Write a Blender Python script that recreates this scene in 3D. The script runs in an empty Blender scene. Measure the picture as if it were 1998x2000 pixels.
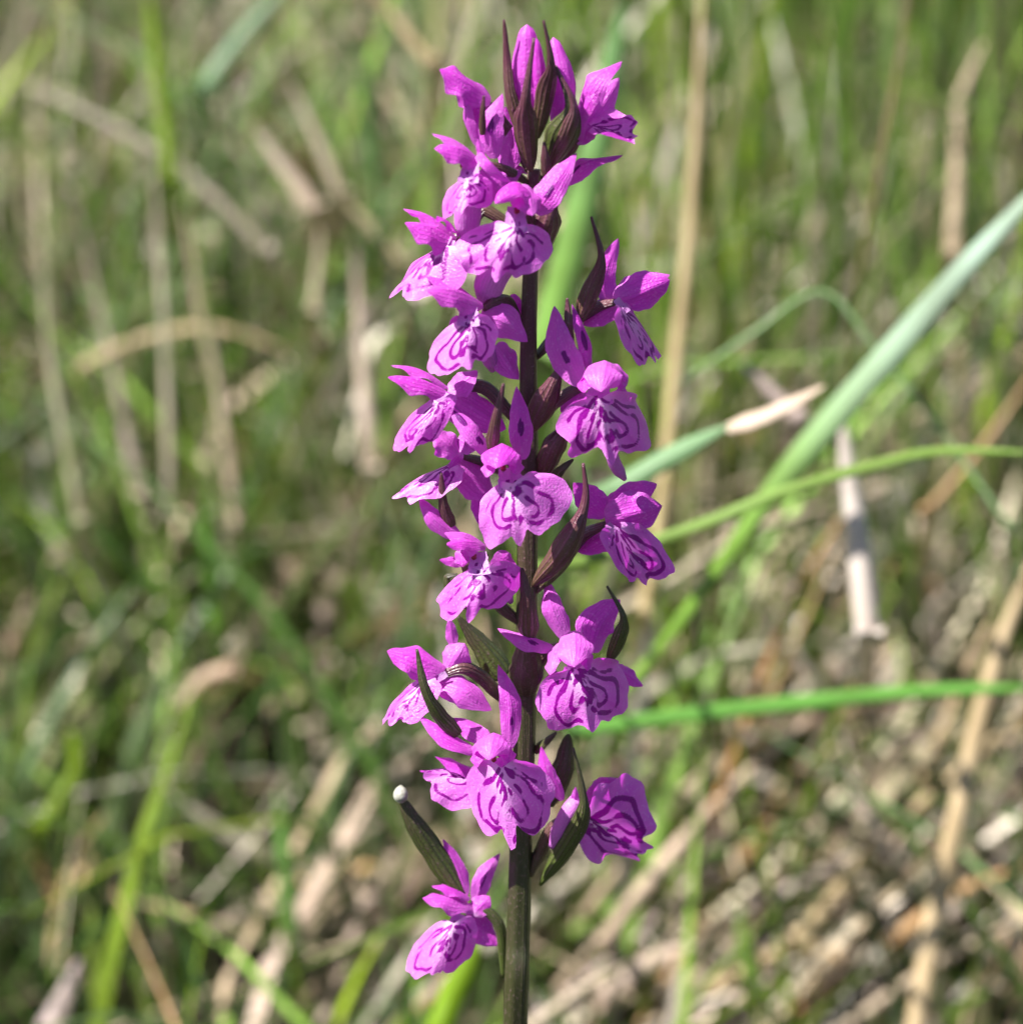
import bpy, math, random
import numpy as np
from mathutils import Vector

# ------------------------------------------------------------------ camera, sky, sun, exposure
scene = bpy.context.scene
PITCH = math.radians(30)
DIST = 0.30
TARGET = np.array([0.0, 0.0, 0.25])
FRAME = 0.100                                     # metres across the frame at the orchid
RIGHT = np.array([1.0, 0, 0])
UP = np.array([0, math.sin(PITCH), math.cos(PITCH)])
BACK = np.array([0, -math.cos(PITCH), math.sin(PITCH)])
CAM = TARGET + BACK * DIST
cd = bpy.data.cameras.new('camera'); cam = bpy.data.objects.new('camera', cd)
scene.collection.objects.link(cam); scene.camera = cam
cam.location = CAM; cam.rotation_euler = (math.pi / 2 - PITCH, 0, 0)
cd.sensor_width = 36; cd.sensor_fit = 'HORIZONTAL'; cd.lens = 36 * DIST / FRAME
cd.clip_start = 0.02; cd.clip_end = 200
cd.dof.use_dof = True; cd.dof.focus_distance = DIST - 0.002; cd.dof.aperture_fstop = 24.5

SUN_EL, SUN_AZ = math.radians(57), math.radians(-84)  # azimuth measured from "towards the camera", to its left
sun_dir = np.array([math.sin(SUN_AZ) * math.cos(SUN_EL), -math.cos(SUN_AZ) * math.cos(SUN_EL), math.sin(SUN_EL)])
world = bpy.data.worlds.new('World'); scene.world = world; world.use_nodes = True
wn = world.node_tree; bg = wn.nodes['Background']
sky = wn.nodes.new('ShaderNodeTexSky'); sky.sky_type = 'NISHITA'; sky.sun_disc = False
sky.sun_elevation = SUN_EL; sky.sun_rotation = math.atan2(sun_dir[0], sun_dir[1])
wn.links.new(sky.outputs[0], bg.inputs[0]); bg.inputs[1].default_value = 0.05
sl = bpy.data.lights.new('sun', 'SUN'); sl.energy = 5.0; sl.angle = math.radians(0.5); sl.color = (1, 0.975, 0.935)
so = bpy.data.objects.new('sun', sl); scene.collection.objects.link(so); so.location = (-1, -1, 2)
so.rotation_euler = Vector(-sun_dir).to_track_quat('-Z', 'Y').to_euler()
vs = scene.view_settings
vs.view_transform = 'Standard'; vs.look = 'None'; vs.exposure = 1.32; vs.gamma = 1; vs.use_curve_mapping = False
scene.cycles.use_denoising = True
scene.cycles.max_bounces = 4; scene.cycles.transmission_bounces = 3; scene.cycles.diffuse_bounces = 2; scene.cycles.glossy_bounces = 1
scene.cycles.use_adaptive_sampling = True; scene.cycles.adaptive_threshold = 0.03
scene.cycles.sample_clamp_indirect = 6

COL = scene.collection
rng = np.random.default_rng(7)
random.seed(3)

# ------------------------------------------------------------------ where a point of the picture lies in the place
LEAN = math.radians(15)                            # the spike leans a little back from the lens
PN = np.array([0, -math.cos(LEAN), math.sin(LEAN)])
def ray(px, py):
    k = FRAME / DIST / 1998.0
    v = -BACK + RIGHT * ((px - 999) * k) - UP * ((py - 1000) * k)
    return v
def P(px, py, d=0.0):                              # a point d millimetres in front of the spike's own plane
    v = ray(px, py)
    s = np.dot(TARGET + PN * d * 1e-3 - CAM, PN) / np.dot(v, PN)
    return CAM + v * s
def G(px, py, D):                                  # a point D metres along the line of sight
    return CAM + ray(px, py) * D
ZO = {1: (740, 20), 2: (740, 400), 3: (720, 800), 4: (720, 1120), 5: (700, 1400)}
ZK = 600 / 1930.0
MM = FRAME / 1998 * ZK                             # one unit of the drawing grid in metres
def Z(z, p):
    o = ZO[z]; return P(o[0] + p[0] * ZK, o[1] + p[1] * ZK, p[2] if len(p) > 2 else 0)
def DIR(n):
    v = RIGHT * n[0] + UP * n[1] + BACK * n[2]; return v / np.linalg.norm(v)
def nrm(v): return v / (np.linalg.norm(v) + 1e-12)

def catmull(pts, n):
    pts = np.asarray(pts, float)
    if len(pts) == 2:
        t = np.linspace(0, 1, n)[:, None]; return pts[0] * (1 - t) + pts[1] * t
    q = np.vstack([2 * pts[0] - pts[1], pts, 2 * pts[-1] - pts[-2]])
    m = len(pts) - 1; out = []
    for s in np.linspace(0, m, n):
        i = min(int(s), m - 1); f = s - i
        a, b, c, d = q[i], q[i + 1], q[i + 2], q[i + 3]
        out.append(0.5 * (2 * b + (c - a) * f + (2 * a - 5 * b + 4 * c - d) * f * f + (3 * b - a - 3 * c + d) * f ** 3))
    return np.array(out)

# ------------------------------------------------------------------ materials
def mat(name):
    m = bpy.data.materials.new(name); m.use_nodes = True
    nt = m.node_tree; nt.nodes.clear()
    out = nt.nodes.new('ShaderNodeOutputMaterial'); return m, nt, out
def N(nt, t, **kw):
    n = nt.nodes.new(t)
    for k, v in kw.items(): setattr(n, k, v)
    return n
def attr(nt, name):
    return N(nt, 'ShaderNodeAttribute', attribute_name=name)
def math_(nt, op, a, b=None, clamp=False):
    n = N(nt, 'ShaderNodeMath', operation=op, use_clamp=clamp)
    for i, v in enumerate((a, b)):
        if v is None: continue
        if isinstance(v, (int, float)): n.inputs[i].default_value = v
        else: nt.links.new(v, n.inputs[i])
    return n.outputs[0]
def mixc(nt, fac, a, b):
    n = N(nt, 'ShaderNodeMix', data_type='RGBA')
    for sock, v in ((n.inputs[0], fac), (n.inputs[6], a), (n.inputs[7], b)):
        if isinstance(v, (int, float)): sock.default_value = v
        elif isinstance(v, tuple): sock.default_value = (*v, 1)
        else: nt.links.new(v, sock)
    return n.outputs[2]
def noise(nt, scale, detail=3, vec=None):
    n = N(nt, 'ShaderNodeTexNoise'); n.inputs['Scale'].default_value = scale; n.inputs['Detail'].default_value = detail
    tc = N(nt, 'ShaderNodeTexCoord'); nt.links.new(tc.outputs['Object'] if vec is None else vec, n.inputs['Vector'])
    return n.outputs['Fac']
def ramp(nt, fac, lo, hi):
    n = N(nt, 'ShaderNodeMapRange', clamp=True); nt.links.new(fac, n.inputs[0])
    n.inputs[1].default_value = lo; n.inputs[2].default_value = hi; return n.outputs[0]
def finish(nt, out, col, rough, spec, trans, bump=None, tcol=None, coat=0):
    b = N(nt, 'ShaderNodeBsdfPrincipled'); nt.links.new(col, b.inputs['Base Color'])
    b.inputs['Roughness'].default_value = rough; b.inputs['Specular IOR Level'].default_value = spec
    if bump:
        bn = N(nt, 'ShaderNodeBump'); bn.inputs['Strength'].default_value = bump[1]; bn.inputs['Distance'].default_value = bump[2]
        nt.links.new(bump[0], bn.inputs['Height']); nt.links.new(bn.outputs[0], b.inputs['Normal'])
    if trans:
        t = N(nt, 'ShaderNodeBsdfTranslucent'); nt.links.new(tcol or col, t.inputs[0])
        mx = N(nt, 'ShaderNodeMixShader'); mx.inputs[0].default_value = trans
        nt.links.new(b.outputs[0], mx.inputs[1]); nt.links.new(t.outputs[0], mx.inputs[2]); nt.links.new(mx.outputs[0], out.inputs[0])
    else: nt.links.new(b.outputs[0], out.inputs[0])

def petal_material(name, base, vein, pale, dark, trans, rim=None):
    """base flesh, darker veins, paler throat, dark loops: all on the petal's own coordinates"""
    m, nt, out = mat(name)
    u, t, pat, pl, mg = (attr(nt, k).outputs['Fac'] for k in ('u', 't', 'pat', 'pale', 'margin'))
    v = math_(nt, 'SINE', math_(nt, 'MULTIPLY', u, 15.0))
    v = math_(nt, 'POWER', math_(nt, 'ABSOLUTE', v), 10.0)
    v = math_(nt, 'MULTIPLY', v, math_(nt, 'MULTIPLY', noise(nt, 420), 0.85), True)
    c = mixc(nt, v, base, vein)
    big = ramp(nt, noise(nt, 260, 4), 0.35, 0.7)
    c = mixc(nt, math_(nt, 'MULTIPLY', big, 0.35), c, vein)
    rnd = N(nt, 'ShaderNodeObjectInfo').outputs['Random']                # every petal a little fresher or more faded
    c = mixc(nt, math_(nt, 'MULTIPLY', rnd, 0.26), c, pale)
    c = mixc(nt, math_(nt, 'MULTIPLY', math_(nt, 'FRACT', math_(nt, 'MULTIPLY', rnd, 7.3)), 0.30), c, vein)
    c = mixc(nt, math_(nt, 'MULTIPLY', mg, 0.55), c, rim or vein)
    c = mixc(nt, pl, c, pale)
    sp = ramp(nt, noise(nt, 3800, 2), 0.56, 0.74)
    c = mixc(nt, math_(nt, 'MULTIPLY', sp, 0.5), c, pale)  # pale speckle: the surface's fine sparkle painted into the colour
    jag = math_(nt, 'ADD', pat, math_(nt, 'MULTIPLY', math_(nt, 'SUBTRACT', noise(nt, 2600, 2), 0.5), 0.55))
    c = mixc(nt, ramp(nt, jag, 0.34, 0.62), c, dark)
    h = math_(nt, 'ADD', noise(nt, 5200, 2), math_(nt, 'MULTIPLY', v, 0.6))
    tc = N(nt, 'ShaderNodeMix', data_type='RGBA', blend_type='MULTIPLY'); tc.inputs[0].default_value = 1
    nt.links.new(c, tc.inputs[6]); tc.inputs[7].default_value = (0.95, 0.28, 0.95, 1)     # light that has crossed the petal is deeper
    finish(nt, out, c, 0.36, 0.5, trans, (h, 0.8, 0.00012), tc.outputs[2])
    return m
LIP = petal_material('lip_petal', (0.86, 0.17, 0.80), (0.72, 0.02, 0.66), (0.90, 0.56, 0.88), (0.30, 0.0005, 0.30), 0.40, (0.88, 0.32, 0.86))
PET = petal_material('purple_petal', (0.82, 0.095, 0.75), (0.58, 0.014, 0.53), (0.88, 0.42, 0.86), (0.19, 0.002, 0.22), 0.44, (0.86, 0.26, 0.84))  # the paler rim colour paints in the glow of sunlit petal edges
SPURM = petal_material('spur_skin', (0.70, 0.13, 0.68), (0.52, 0.04, 0.50), (0.76, 0.46, 0.78), (0.2, 0.004, 0.22), 0.25)
THR = petal_material('pale_throat', (0.66, 0.34, 0.70), (0.55, 0.16, 0.60), (0.74, 0.48, 0.76), (0.20, 0.004, 0.23), 0.35)

def bract_material(name, tipc, basec, rimc, trans=0.06):
    m, nt, out = mat(name)
    u, t = attr(nt, 'u').outputs['Fac'], attr(nt, 't').outputs['Fac']
    n1 = noise(nt, 500, 4)
    f = ramp(nt, math_(nt, 'ADD', t, math_(nt, 'MULTIPLY', math_(nt, 'SUBTRACT', n1, 0.5), 0.9)), 0.05, 0.75)
    c = mixc(nt, f, basec, tipc)
    st = math_(nt, 'POWER', math_(nt, 'ABSOLUTE', math_(nt, 'SINE', math_(nt, 'MULTIPLY', u, 9.0))), 6.0)
    c = mixc(nt, math_(nt, 'MULTIPLY', st, 0.45), c, rimc)
    fl = ramp(nt, noise(nt, 4200, 2), 0.58, 0.75)
    c = mixc(nt, math_(nt, 'MULTIPLY', fl, 0.5), c, (0.30, 0.17, 0.20))
    h = math_(nt, 'ADD', noise(nt, 4200, 2), math_(nt, 'MULTIPLY', st, 0.8))
    finish(nt, out, c, 0.34, 0.6, trans, (h, 0.7, 0.00012))
    return m
BRACT = bract_material('purple_brown_bract', (0.105, 0.030, 0.046), (0.095, 0.066, 0.028), (0.17, 0.045, 0.095))
OLIVE = bract_material('olive_bract', (0.070, 0.068, 0.028), (0.085, 0.120, 0.022), (0.045, 0.03, 0.025), 0.12)
STEM = bract_material('brown_ridged_stem', (0.090, 0.044, 0.038), (0.040, 0.046, 0.013), (0.09, 0.06, 0.045), 0.0)
OVARY = bract_material('brown_ovary', (0.120, 0.045, 0.055), (0.085, 0.06, 0.030), (0.07, 0.03, 0.03), 0.0)
def plain(name, c, rough=0.4, spec=0.5, sc=3000, c2=None, trans=0):
    m, nt, out = mat(name)
    col = mixc(nt, ramp(nt, noise(nt, sc, 3), 0.35, 0.65), c, c2 or tuple(x * 0.6 for x in c))
    finish(nt, out, col, rough, spec, trans, (noise(nt, sc * 1.5, 2), 0.4, 0.0001)); return m
ANTHER = plain('crimson_anther', (0.34, 0.010, 0.05), 0.4)
WHITE = plain('white_froth', (0.40, 0.40, 0.34), 0.4, 0.4, 2500, (0.26, 0.26, 0.20))

def blade_material(name, trans, rough=0.42, spec=0.45):
    m, nt, out = mat(name)
    c = attr(nt, 'col').outputs['Color']; u, t = attr(nt, 'u').outputs['Fac'], attr(nt, 't').outputs['Fac']
    rib = math_(nt, 'POWER', math_(nt, 'ABSOLUTE', math_(nt, 'SINE', math_(nt, 'MULTIPLY', u, 12.0))), 3.0)
    dk = N(nt, 'ShaderNodeMix', data_type='RGBA', blend_type='MULTIPLY'); dk.inputs[0].default_value = 1
    nt.links.new(c, dk.inputs[6])
    nt.links.new(mixc(nt, math_(nt, 'ADD', math_(nt, 'MULTIPLY', rib, 0.3), math_(nt, 'MULTIPLY', ramp(nt, noise(nt, 90, 1), 0.38, 0.65), 0.45)), (1.0, 1.0, 1.0), (0.55, 0.52, 0.42)), dk.inputs[7])
    finish(nt, out, dk.outputs[2], rough, spec, trans, (rib, 0.25, 0.0002))
    return m
GRASSM = blade_material('living_blade', 0.42, 0.38, 0.5)
STRAWM = blade_material('dry_straw', 0.18, 0.5, 0.35)

def soil_material():
    m, nt, out = mat('peaty_soil')
    a = noise(nt, 28, 6); b = noise(nt, 260, 5)
    c = mixc(nt, ramp(nt, a, 0.35, 0.65), (0.014, 0.012, 0.007), (0.040, 0.031, 0.018))
    c = mixc(nt, math_(nt, 'MULTIPLY', ramp(nt, b, 0.5, 0.7), 0.6), c, (0.05, 0.065, 0.02))
    finish(nt, out, c, 0.9, 0.2, 0, (math_(nt, 'ADD', a, b), 0.8, 0.01)); return m
SOIL = soil_material()

# ------------------------------------------------------------------ mesh helpers
def set_attr(me, name, arr):
    a = me.attributes.new(name, 'FLOAT', 'POINT'); a.data.foreach_set('value', np.asarray(arr, np.float32).ravel())
def grid_faces(nu, nt_, closed=False):
    f = []
    for j in range(nt_ - 1):
        for i in range(nu - (0 if closed else 1)):
            i2 = (i + 1) % nu
            f.append((j * nu + i, j * nu + i2, (j + 1) * nu + i2, (j + 1) * nu + i))
    return f
def mesh_obj(name, verts, faces, material, parent=None, origin=None, attrs=None, solid=0):
    o0 = np.zeros(3) if origin is None else np.asarray(origin)
    me = bpy.data.meshes.new(name)
    me.from_pydata((np.asarray(verts) - o0).tolist(), [], faces); me.update()
    me.polygons.foreach_set('use_smooth', np.ones(len(me.polygons), bool))
    for k, v in (attrs or {}).items(): set_attr(me, k, v)
    me.materials.append(material)
    o = bpy.data.objects.new(name, me); COL.objects.link(o)
    if parent is not None: o.parent = parent
    if solid:
        md = o.modifiers.new('thickness', 'SOLIDIFY'); md.thickness = solid; md.offset = 0
    return o

def spine_frames(c, n):
    T = np.gradient(c, axis=0); T /= np.linalg.norm(T, axis=1)[:, None] + 1e-12
    S = np.cross(T, n); L = np.linalg.norm(S, axis=1)
    S /= L[:, None] + 1e-9
    for i in range(len(S) - 2, -1, -1):            # where the strip runs along n, carry the width direction on
        if L[i] < 0.5 or S[i] @ S[i + 1] < 0:
            q = S[i + 1] - T[i] * (S[i + 1] @ T[i]); S[i] = q / (np.linalg.norm(q) + 1e-9)
    return T, S, np.cross(S, T)
def sstep(a, b, x):
    t = np.clip((x - a) / (b - a), 0, 1); return t * t * (3 - 2 * t)
PROF = {
    'lance': lambda t: (0.30 * (1 - t) ** 3 + np.sin(np.pi * np.clip(t, 0, 1) ** 0.85) ** 0.85),
    'hood': lambda t: (0.45 * (1 - t) ** 2 + np.sin(np.pi * t ** 1.0) ** 0.75) * 0.95,
    'bract': lambda t: np.minimum(1, 0.55 + 3 * t) * (1 - t ** 1.25) ** 0.85 + 0.05,
    'boat': lambda t: 0.05 + np.sin(np.pi * t ** 0.60) ** 1.35 * (1 - 0.42 * sstep(.42, .72, t)),
    'bud': lambda t: np.sin(np.pi * t ** 0.95) ** 0.5,
    'throat': lambda t: 0.62 + 0.30 * t,
    'band': lambda t: np.minimum(1, 0.7 + 2 * t) * (1 - t ** 9) ** 0.8 + 0.02,
    'widen': lambda t: (0.42 + 0.58 * sstep(.35, .7, t)) * (1 - t ** 9) ** 0.8 + 0.02,
    'leaf': lambda t: np.minimum(1, 0.6 + 2 * t) * (1 - t ** 3) ** 0.8 + 0.02,
}
def petal_geo(pts, w, n, bend=0.0, phi=35, prof='lance', twist=0.0, curl=0.0, wave=0.0, nu=13, nt_=22, seed=0):
    r = np.random.default_rng(seed)
    c = catmull(pts, nt_); t = np.linspace(0, 1, nt_); L = np.linalg.norm(c[-1] - c[0])
    n = np.asarray(n)
    c = c + np.outer(4 * t * (1 - t) * bend * L + curl * L * t ** 3, n)
    T, S, M = spine_frames(c, n)
    tw = math.radians(twist) * t
    S2 = S * np.cos(tw)[:, None] + M * np.sin(tw)[:, None]; M2 = -S * np.sin(tw)[:, None] + M * np.cos(tw)[:, None]
    h = w / 2 * np.clip(PROF[prof](t), 0.0, None)
    h = h * (1 + 0.035 * np.sin(t * 17 + r.uniform(0, 6)) + 0.025 * np.sin(t * 31 + r.uniform(0, 6)))
    v = np.linspace(-1, 1, nu); ph = math.radians(abs(phi)) + 1e-3; sg = 1 if phi >= 0 else -1
    p1, p2 = r.uniform(0, 6.28, 2)
    V = np.zeros((nt_, nu, 3))
    for j in range(nt_):
        R = h[j] / math.sin(min(ph, math.pi / 2))
        x = R * np.sin(ph * v); z = sg * R * (np.cos(ph * v) - 1) if ph <= math.pi / 2 else sg * R * (np.cos(ph * v) - math.cos(ph) * 0)
        keel = 0.16 * h[j] * np.exp(-(v / 0.16) ** 2) * math.sin(math.pi * min(1, t[j] * 1.05)) if ph < 2 else 0
        rf = keel + wave * h[j] * np.abs(v) ** 2.5 * np.where(v < 0, np.sin(t[j] * 13 + p1), np.sin(t[j] * 11 + p2))
        V[j] = c[j] + np.outer(x, S2[j]) + np.outer(z + rf, M2[j])
    u = np.tile(v, (nt_, 1)); tt = np.repeat(t[:, None], nu, 1)
    return V.reshape(-1, 3), grid_faces(nu, nt_), u, tt
def petal_attrs(u, t, pale=0.25, spots=(), margin=0.2, dots=False, seed=0):
    pat = np.zeros_like(u)
    for (t0, u0, lt, lu) in spots:
        q = np.sqrt(((t - t0) / lt) ** 2 + ((u - u0) / lu) ** 2)
        pat = np.maximum(pat, 1 - sstep(0.7, 1.15, q) - 0.45 * (1 - sstep(0.15, 0.5, q)))
    pl = pale * (1 - sstep(0.0, 0.35, t))
    return dict(u=u, t=t, pat=pat, pale=pl, margin=margin * sstep(0.6, 1.0, np.abs(u)))
def tube_geo(pts, radii, seg=14, n=24, ridge=0.0, nr=5, cap=True):
    c = catmull(pts, n); rr = np.interp(np.linspace(0, 1, n), np.linspace(0, 1, len(radii)), radii)
    T, S, M = spine_frames(c, nrm(np.cross(c[-1] - c[0], [0.3, 0.9, 0.1])))
    a = np.linspace(0, 2 * np.pi, seg, endpoint=False)
    V = []
    for j in range(n):
        q = rr[j] * (1 + ridge * np.cos(nr * a))
        V.append(c[j] + np.outer(q * np.cos(a), S[j]) + np.outer(q * np.sin(a), M[j]))
    V = np.vstack(V); F = grid_faces(seg, n, True)
    if cap:
        V = np.vstack([V, c[0], c[-1]]); k = n * seg
        for i in range(seg):
            F.append((k, (i + 1) % seg, i)); F.append((k + 1, (n - 1) * seg + i, (n - 1) * seg + (i + 1) % seg))
    u = np.tile(np.sin(a), n); t = np.repeat(np.linspace(0, 1, n), seg)
    if cap: u = np.append(u, [0, 0]); t = np.append(t, [0, 1])
    return V, F, u, t

# ------------------------------------------------------------------ the lip: a three-lobed fan with dark loops
R_TH = np.array([0, 7, 13, 24, 38, 55, 70, 84, 97, 110.])
def lip_geo(B, Lp, Rp, Tp, fold=0.15, ruf=0.06, tooth=0.12, belly=0.08, curl=0.0, seed=0, strength=1.0, flip=False, notch=0.0):
    r = np.random.default_rng(seed)
    D = Tp - B; Lv = Lp - B - 0.52 * D; Rv = Rp - B - 0.52 * D
    Nl = np.cross(Rv - Lv, -D); Nl = nrm(Nl)
    if flip: Nl = -Nl
    size = 0.5 * np.linalg.norm(Rp - Lp)
    NT, NR = 81, 44
    th = np.linspace(-110, 110, NT)
    Rr = np.array([0.90 + tooth, 0.90 + tooth * 0.25, 0.86 - notch, 0.98, 1.08, 1.13, 1.04, 0.80, 0.50, 0.30])
    def outline(a, jit):
        return np.interp(np.abs(a), np.linspace(0, 110, 200), catmull(np.c_[R_TH, Rr * jit], 200)[:, 1]) if False else \
            np.interp(np.abs(a), catmull(np.c_[R_TH, Rr * jit], 160)[:, 0], catmull(np.c_[R_TH, Rr * jit], 160)[:, 1])
    j1 = 1 + r.normal(0, 0.025, 10); j2 = 1 + r.normal(0, 0.025, 10); j2[0] = j1[0]
    ro = np.where(th < 0, outline(th, j1), outline(th, j2))
    for k_, am in ((9, 0.022), (17, 0.018), (31, 0.008)):
        ro = ro + am * np.sin(np.radians(th) * k_ + r.uniform(0, 6.28))
    ro += r.normal(0, 0.004, NT)
    rho = np.linspace(0, 1, NR) ** 0.85
    A, Q = np.meshgrid(np.radians(th), rho); RO = np.tile(ro, (NR, 1))
    x = Q * RO * np.sin(A); y = Q * RO * np.cos(A)
    ax = np.sqrt(x * x + 0.0025) - 0.05
    pr = np.where(x < 0, -1, 1)
    sq = np.sqrt(x * x + 0.16 ** 2)
    side = (0.5 * (sq - x) - .05)[..., None] * Lv + (0.5 * (sq + x) - .05)[..., None] * Rv
    p = [r.uniform(0, 6.28) for _ in range(6)]
    z = -fold * x * x - curl * np.clip(y, 0, 2) ** 2 + belly * np.sin(np.pi * np.clip(y, 0, 1))
    z = z + 1.45 * ruf * Q ** 3 * (np.sin(3.4 * A + p[0]) + 0.6 * np.sin(7.3 * A + p[1]) + 0.25 * np.sin(15 * A + p[2]))
    z = z + 0.03 * np.sin(5 * x + p[3]) * np.sin(6 * y + p[4])
    z = z - 0.06 * np.exp(-(x / 0.09) ** 2) * sstep(0.35, 1.0, y) * 0.6          # crease down the middle lobe
    V = B + side + y[..., None] * D + (z * size)[..., None] * Nl
    # markings in the lip's own plane
    wx = x + 0.030 * np.sin(9 * y + p[0]) + 0.020 * np.sin(17 * y + 5 * x + p[5])
    wy = y + 0.030 * np.sin(8 * x + p[1]) + 0.018 * np.sin(15 * x + p[2])
    lines = []
    for s in (-1, 1):
        k = 1 + r.normal(0, 0.06); k2 = 1 + r.normal(0, 0.08)
        outer = np.array([(.07, .03), (.26, .10), (.48, .24), (.66, .42), (.68, .58), (.56, .72), (.38, .78), (.22, .74), (.13, .80), (.07, .88)]) * (s * k, k)
        cut = r.integers(0, 3)
        lines.append((catmull(outer[:len(outer) - cut], 40), 0.031 * r.uniform(0.85, 1.25)))
        inner = np.array([(.06, .08), (.17, .22), (.31, .36), (.38, .50), (.32, .60), (.21, .60), (.15, .50), (.12, .36)]) * (s * k2, k2)
        cut = r.integers(0, 3); st = r.integers(0, 2)
        lines.append((catmull(inner[st:len(inner) - cut], 30), 0.030 * r.uniform(0.8, 1.2)))
        if r.random() < 0.6:
            lines.append((catmull(np.array([(.30, .05), (.55, .16), (.76, .30)]) * (s, 1), 12), 0.020))
    for _ in range(15):
        c0 = np.array([r.normal(0, .09), r.uniform(.10, .62)]); d0 = np.array([c0[0] * 0.7 + r.normal(0, .02), r.uniform(.04, .09)])
        lines.append((np.array([c0 - d0 * .5, c0 + d0 * .5]), r.uniform(0.022, 0.038)))
    bk0, bk1 = r.uniform(.55, .9), r.uniform(.35, .7)
    pat = np.zeros_like(x)
    for ln, wd in lines:
        dm = np.full_like(x, 9.0)
        for a, b in zip(ln[:-1], ln[1:]):
            ab = b - a; q = np.clip(((wx - a[0]) * ab[0] + (wy - a[1]) * ab[1]) / (ab @ ab + 1e-9), 0, 1)
            dm = np.minimum(dm, np.hypot(wx - a[0] - q * ab[0], wy - a[1] - q * ab[1]))
        brk = bk0 + bk1 * np.sin(13 * wx + 9 * wy + p[3]) * np.sin(11 * wy - 7 * wx + p[4])
        pat = np.maximum(pat, (1 - sstep(wd * 0.3, wd * 2.0, dm)) * np.clip(brk + .15, 0, 1))
    pale = 0.85 * np.exp(-(np.hypot(x * 1.3, y) / 0.38) ** 2) + 0.30 * np.exp(-(x / 0.25) ** 2) * (1 - sstep(0.5, 0.9, y))
    margin = sstep(0.74, 1.0, Q)
    u = np.degrees(A) / 110
    return V.reshape(-1, 3), grid_faces(NT, NR), dict(u=u, t=Q, pat=pat * strength, pale=pale, margin=margin * 0.62)

# ------------------------------------------------------------------ ground
GS = 40.0
gx = np.linspace(-1, 1, 61); gx = np.sign(gx) * np.abs(gx) ** 3 * GS
X, Y = np.meshgrid(gx, gx)
def ground_z(x, y):
    return 0.012 * np.sin(x * 7.1 + 1) * np.sin(y * 5.3) + 0.006 * np.sin(x * 19 + y * 13)
g = mesh_obj('ground', np.c_[X.ravel(), Y.ravel(), ground_z(X.ravel(), Y.ravel())], grid_faces(61, 61), SOIL)
g['kind'] = 'structure'

# ------------------------------------------------------------------ the orchid
BASE_STEM = np.array([0.004, -0.012, -0.004])
orchid = bpy.data.objects.new('orchid', None); COL.objects.link(orchid); orchid.location = (BASE_STEM[0], BASE_STEM[1], 0)
orchid.empty_display_size = 0.02
orchid['label'] = 'purple spotted orchid spike with a tall stem of loop-marked flowers in sharp focus'
orchid['category'] = 'orchid'
OB = np.array(orchid.location)
def rel_part(name, V, F, m, at, attrs=None, label=None, solid=0):
    o = mesh_obj(name, V, F, m, orchid, at, attrs, solid); o.location = np.asarray(at) - OB
    if label: o['label'] = label
    return o
stem_px = [(1043, 330, 0), (1040, 440, 0), (1033, 620, 0), (1032, 760, 0), (1033, 900, 0), (1030, 1080, 0), (1028, 1260, 0), (1025, 1420, 0), (1018, 1640, 0), (1012, 1830, 0), (1006, 2010, 0)]
sp_ = [P(*q) for q in stem_px]
below = sp_[-1] + np.array([-0.0015, -0.004, -0.05])
spts = [BASE_STEM, BASE_STEM * 0.5 + below * 0.5 + np.array([0.001, 0.001, 0]), below] + sp_[::-1]
srad = [0.0024, 0.0022, 0.0019] + [r_ * 5e-5 for r_ in (24.5, 23, 22, 21, 20.5, 19.5, 18, 16.5, 15, 13.5, 12)]
V, F, u, t = tube_geo(spts, srad, 28, 120, 0.06, 6)
rel_part('stem', V, F, STEM, BASE_STEM, dict(u=u * 2.5, t=np.clip((t - .52) / .36, 0, 1)))

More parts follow.
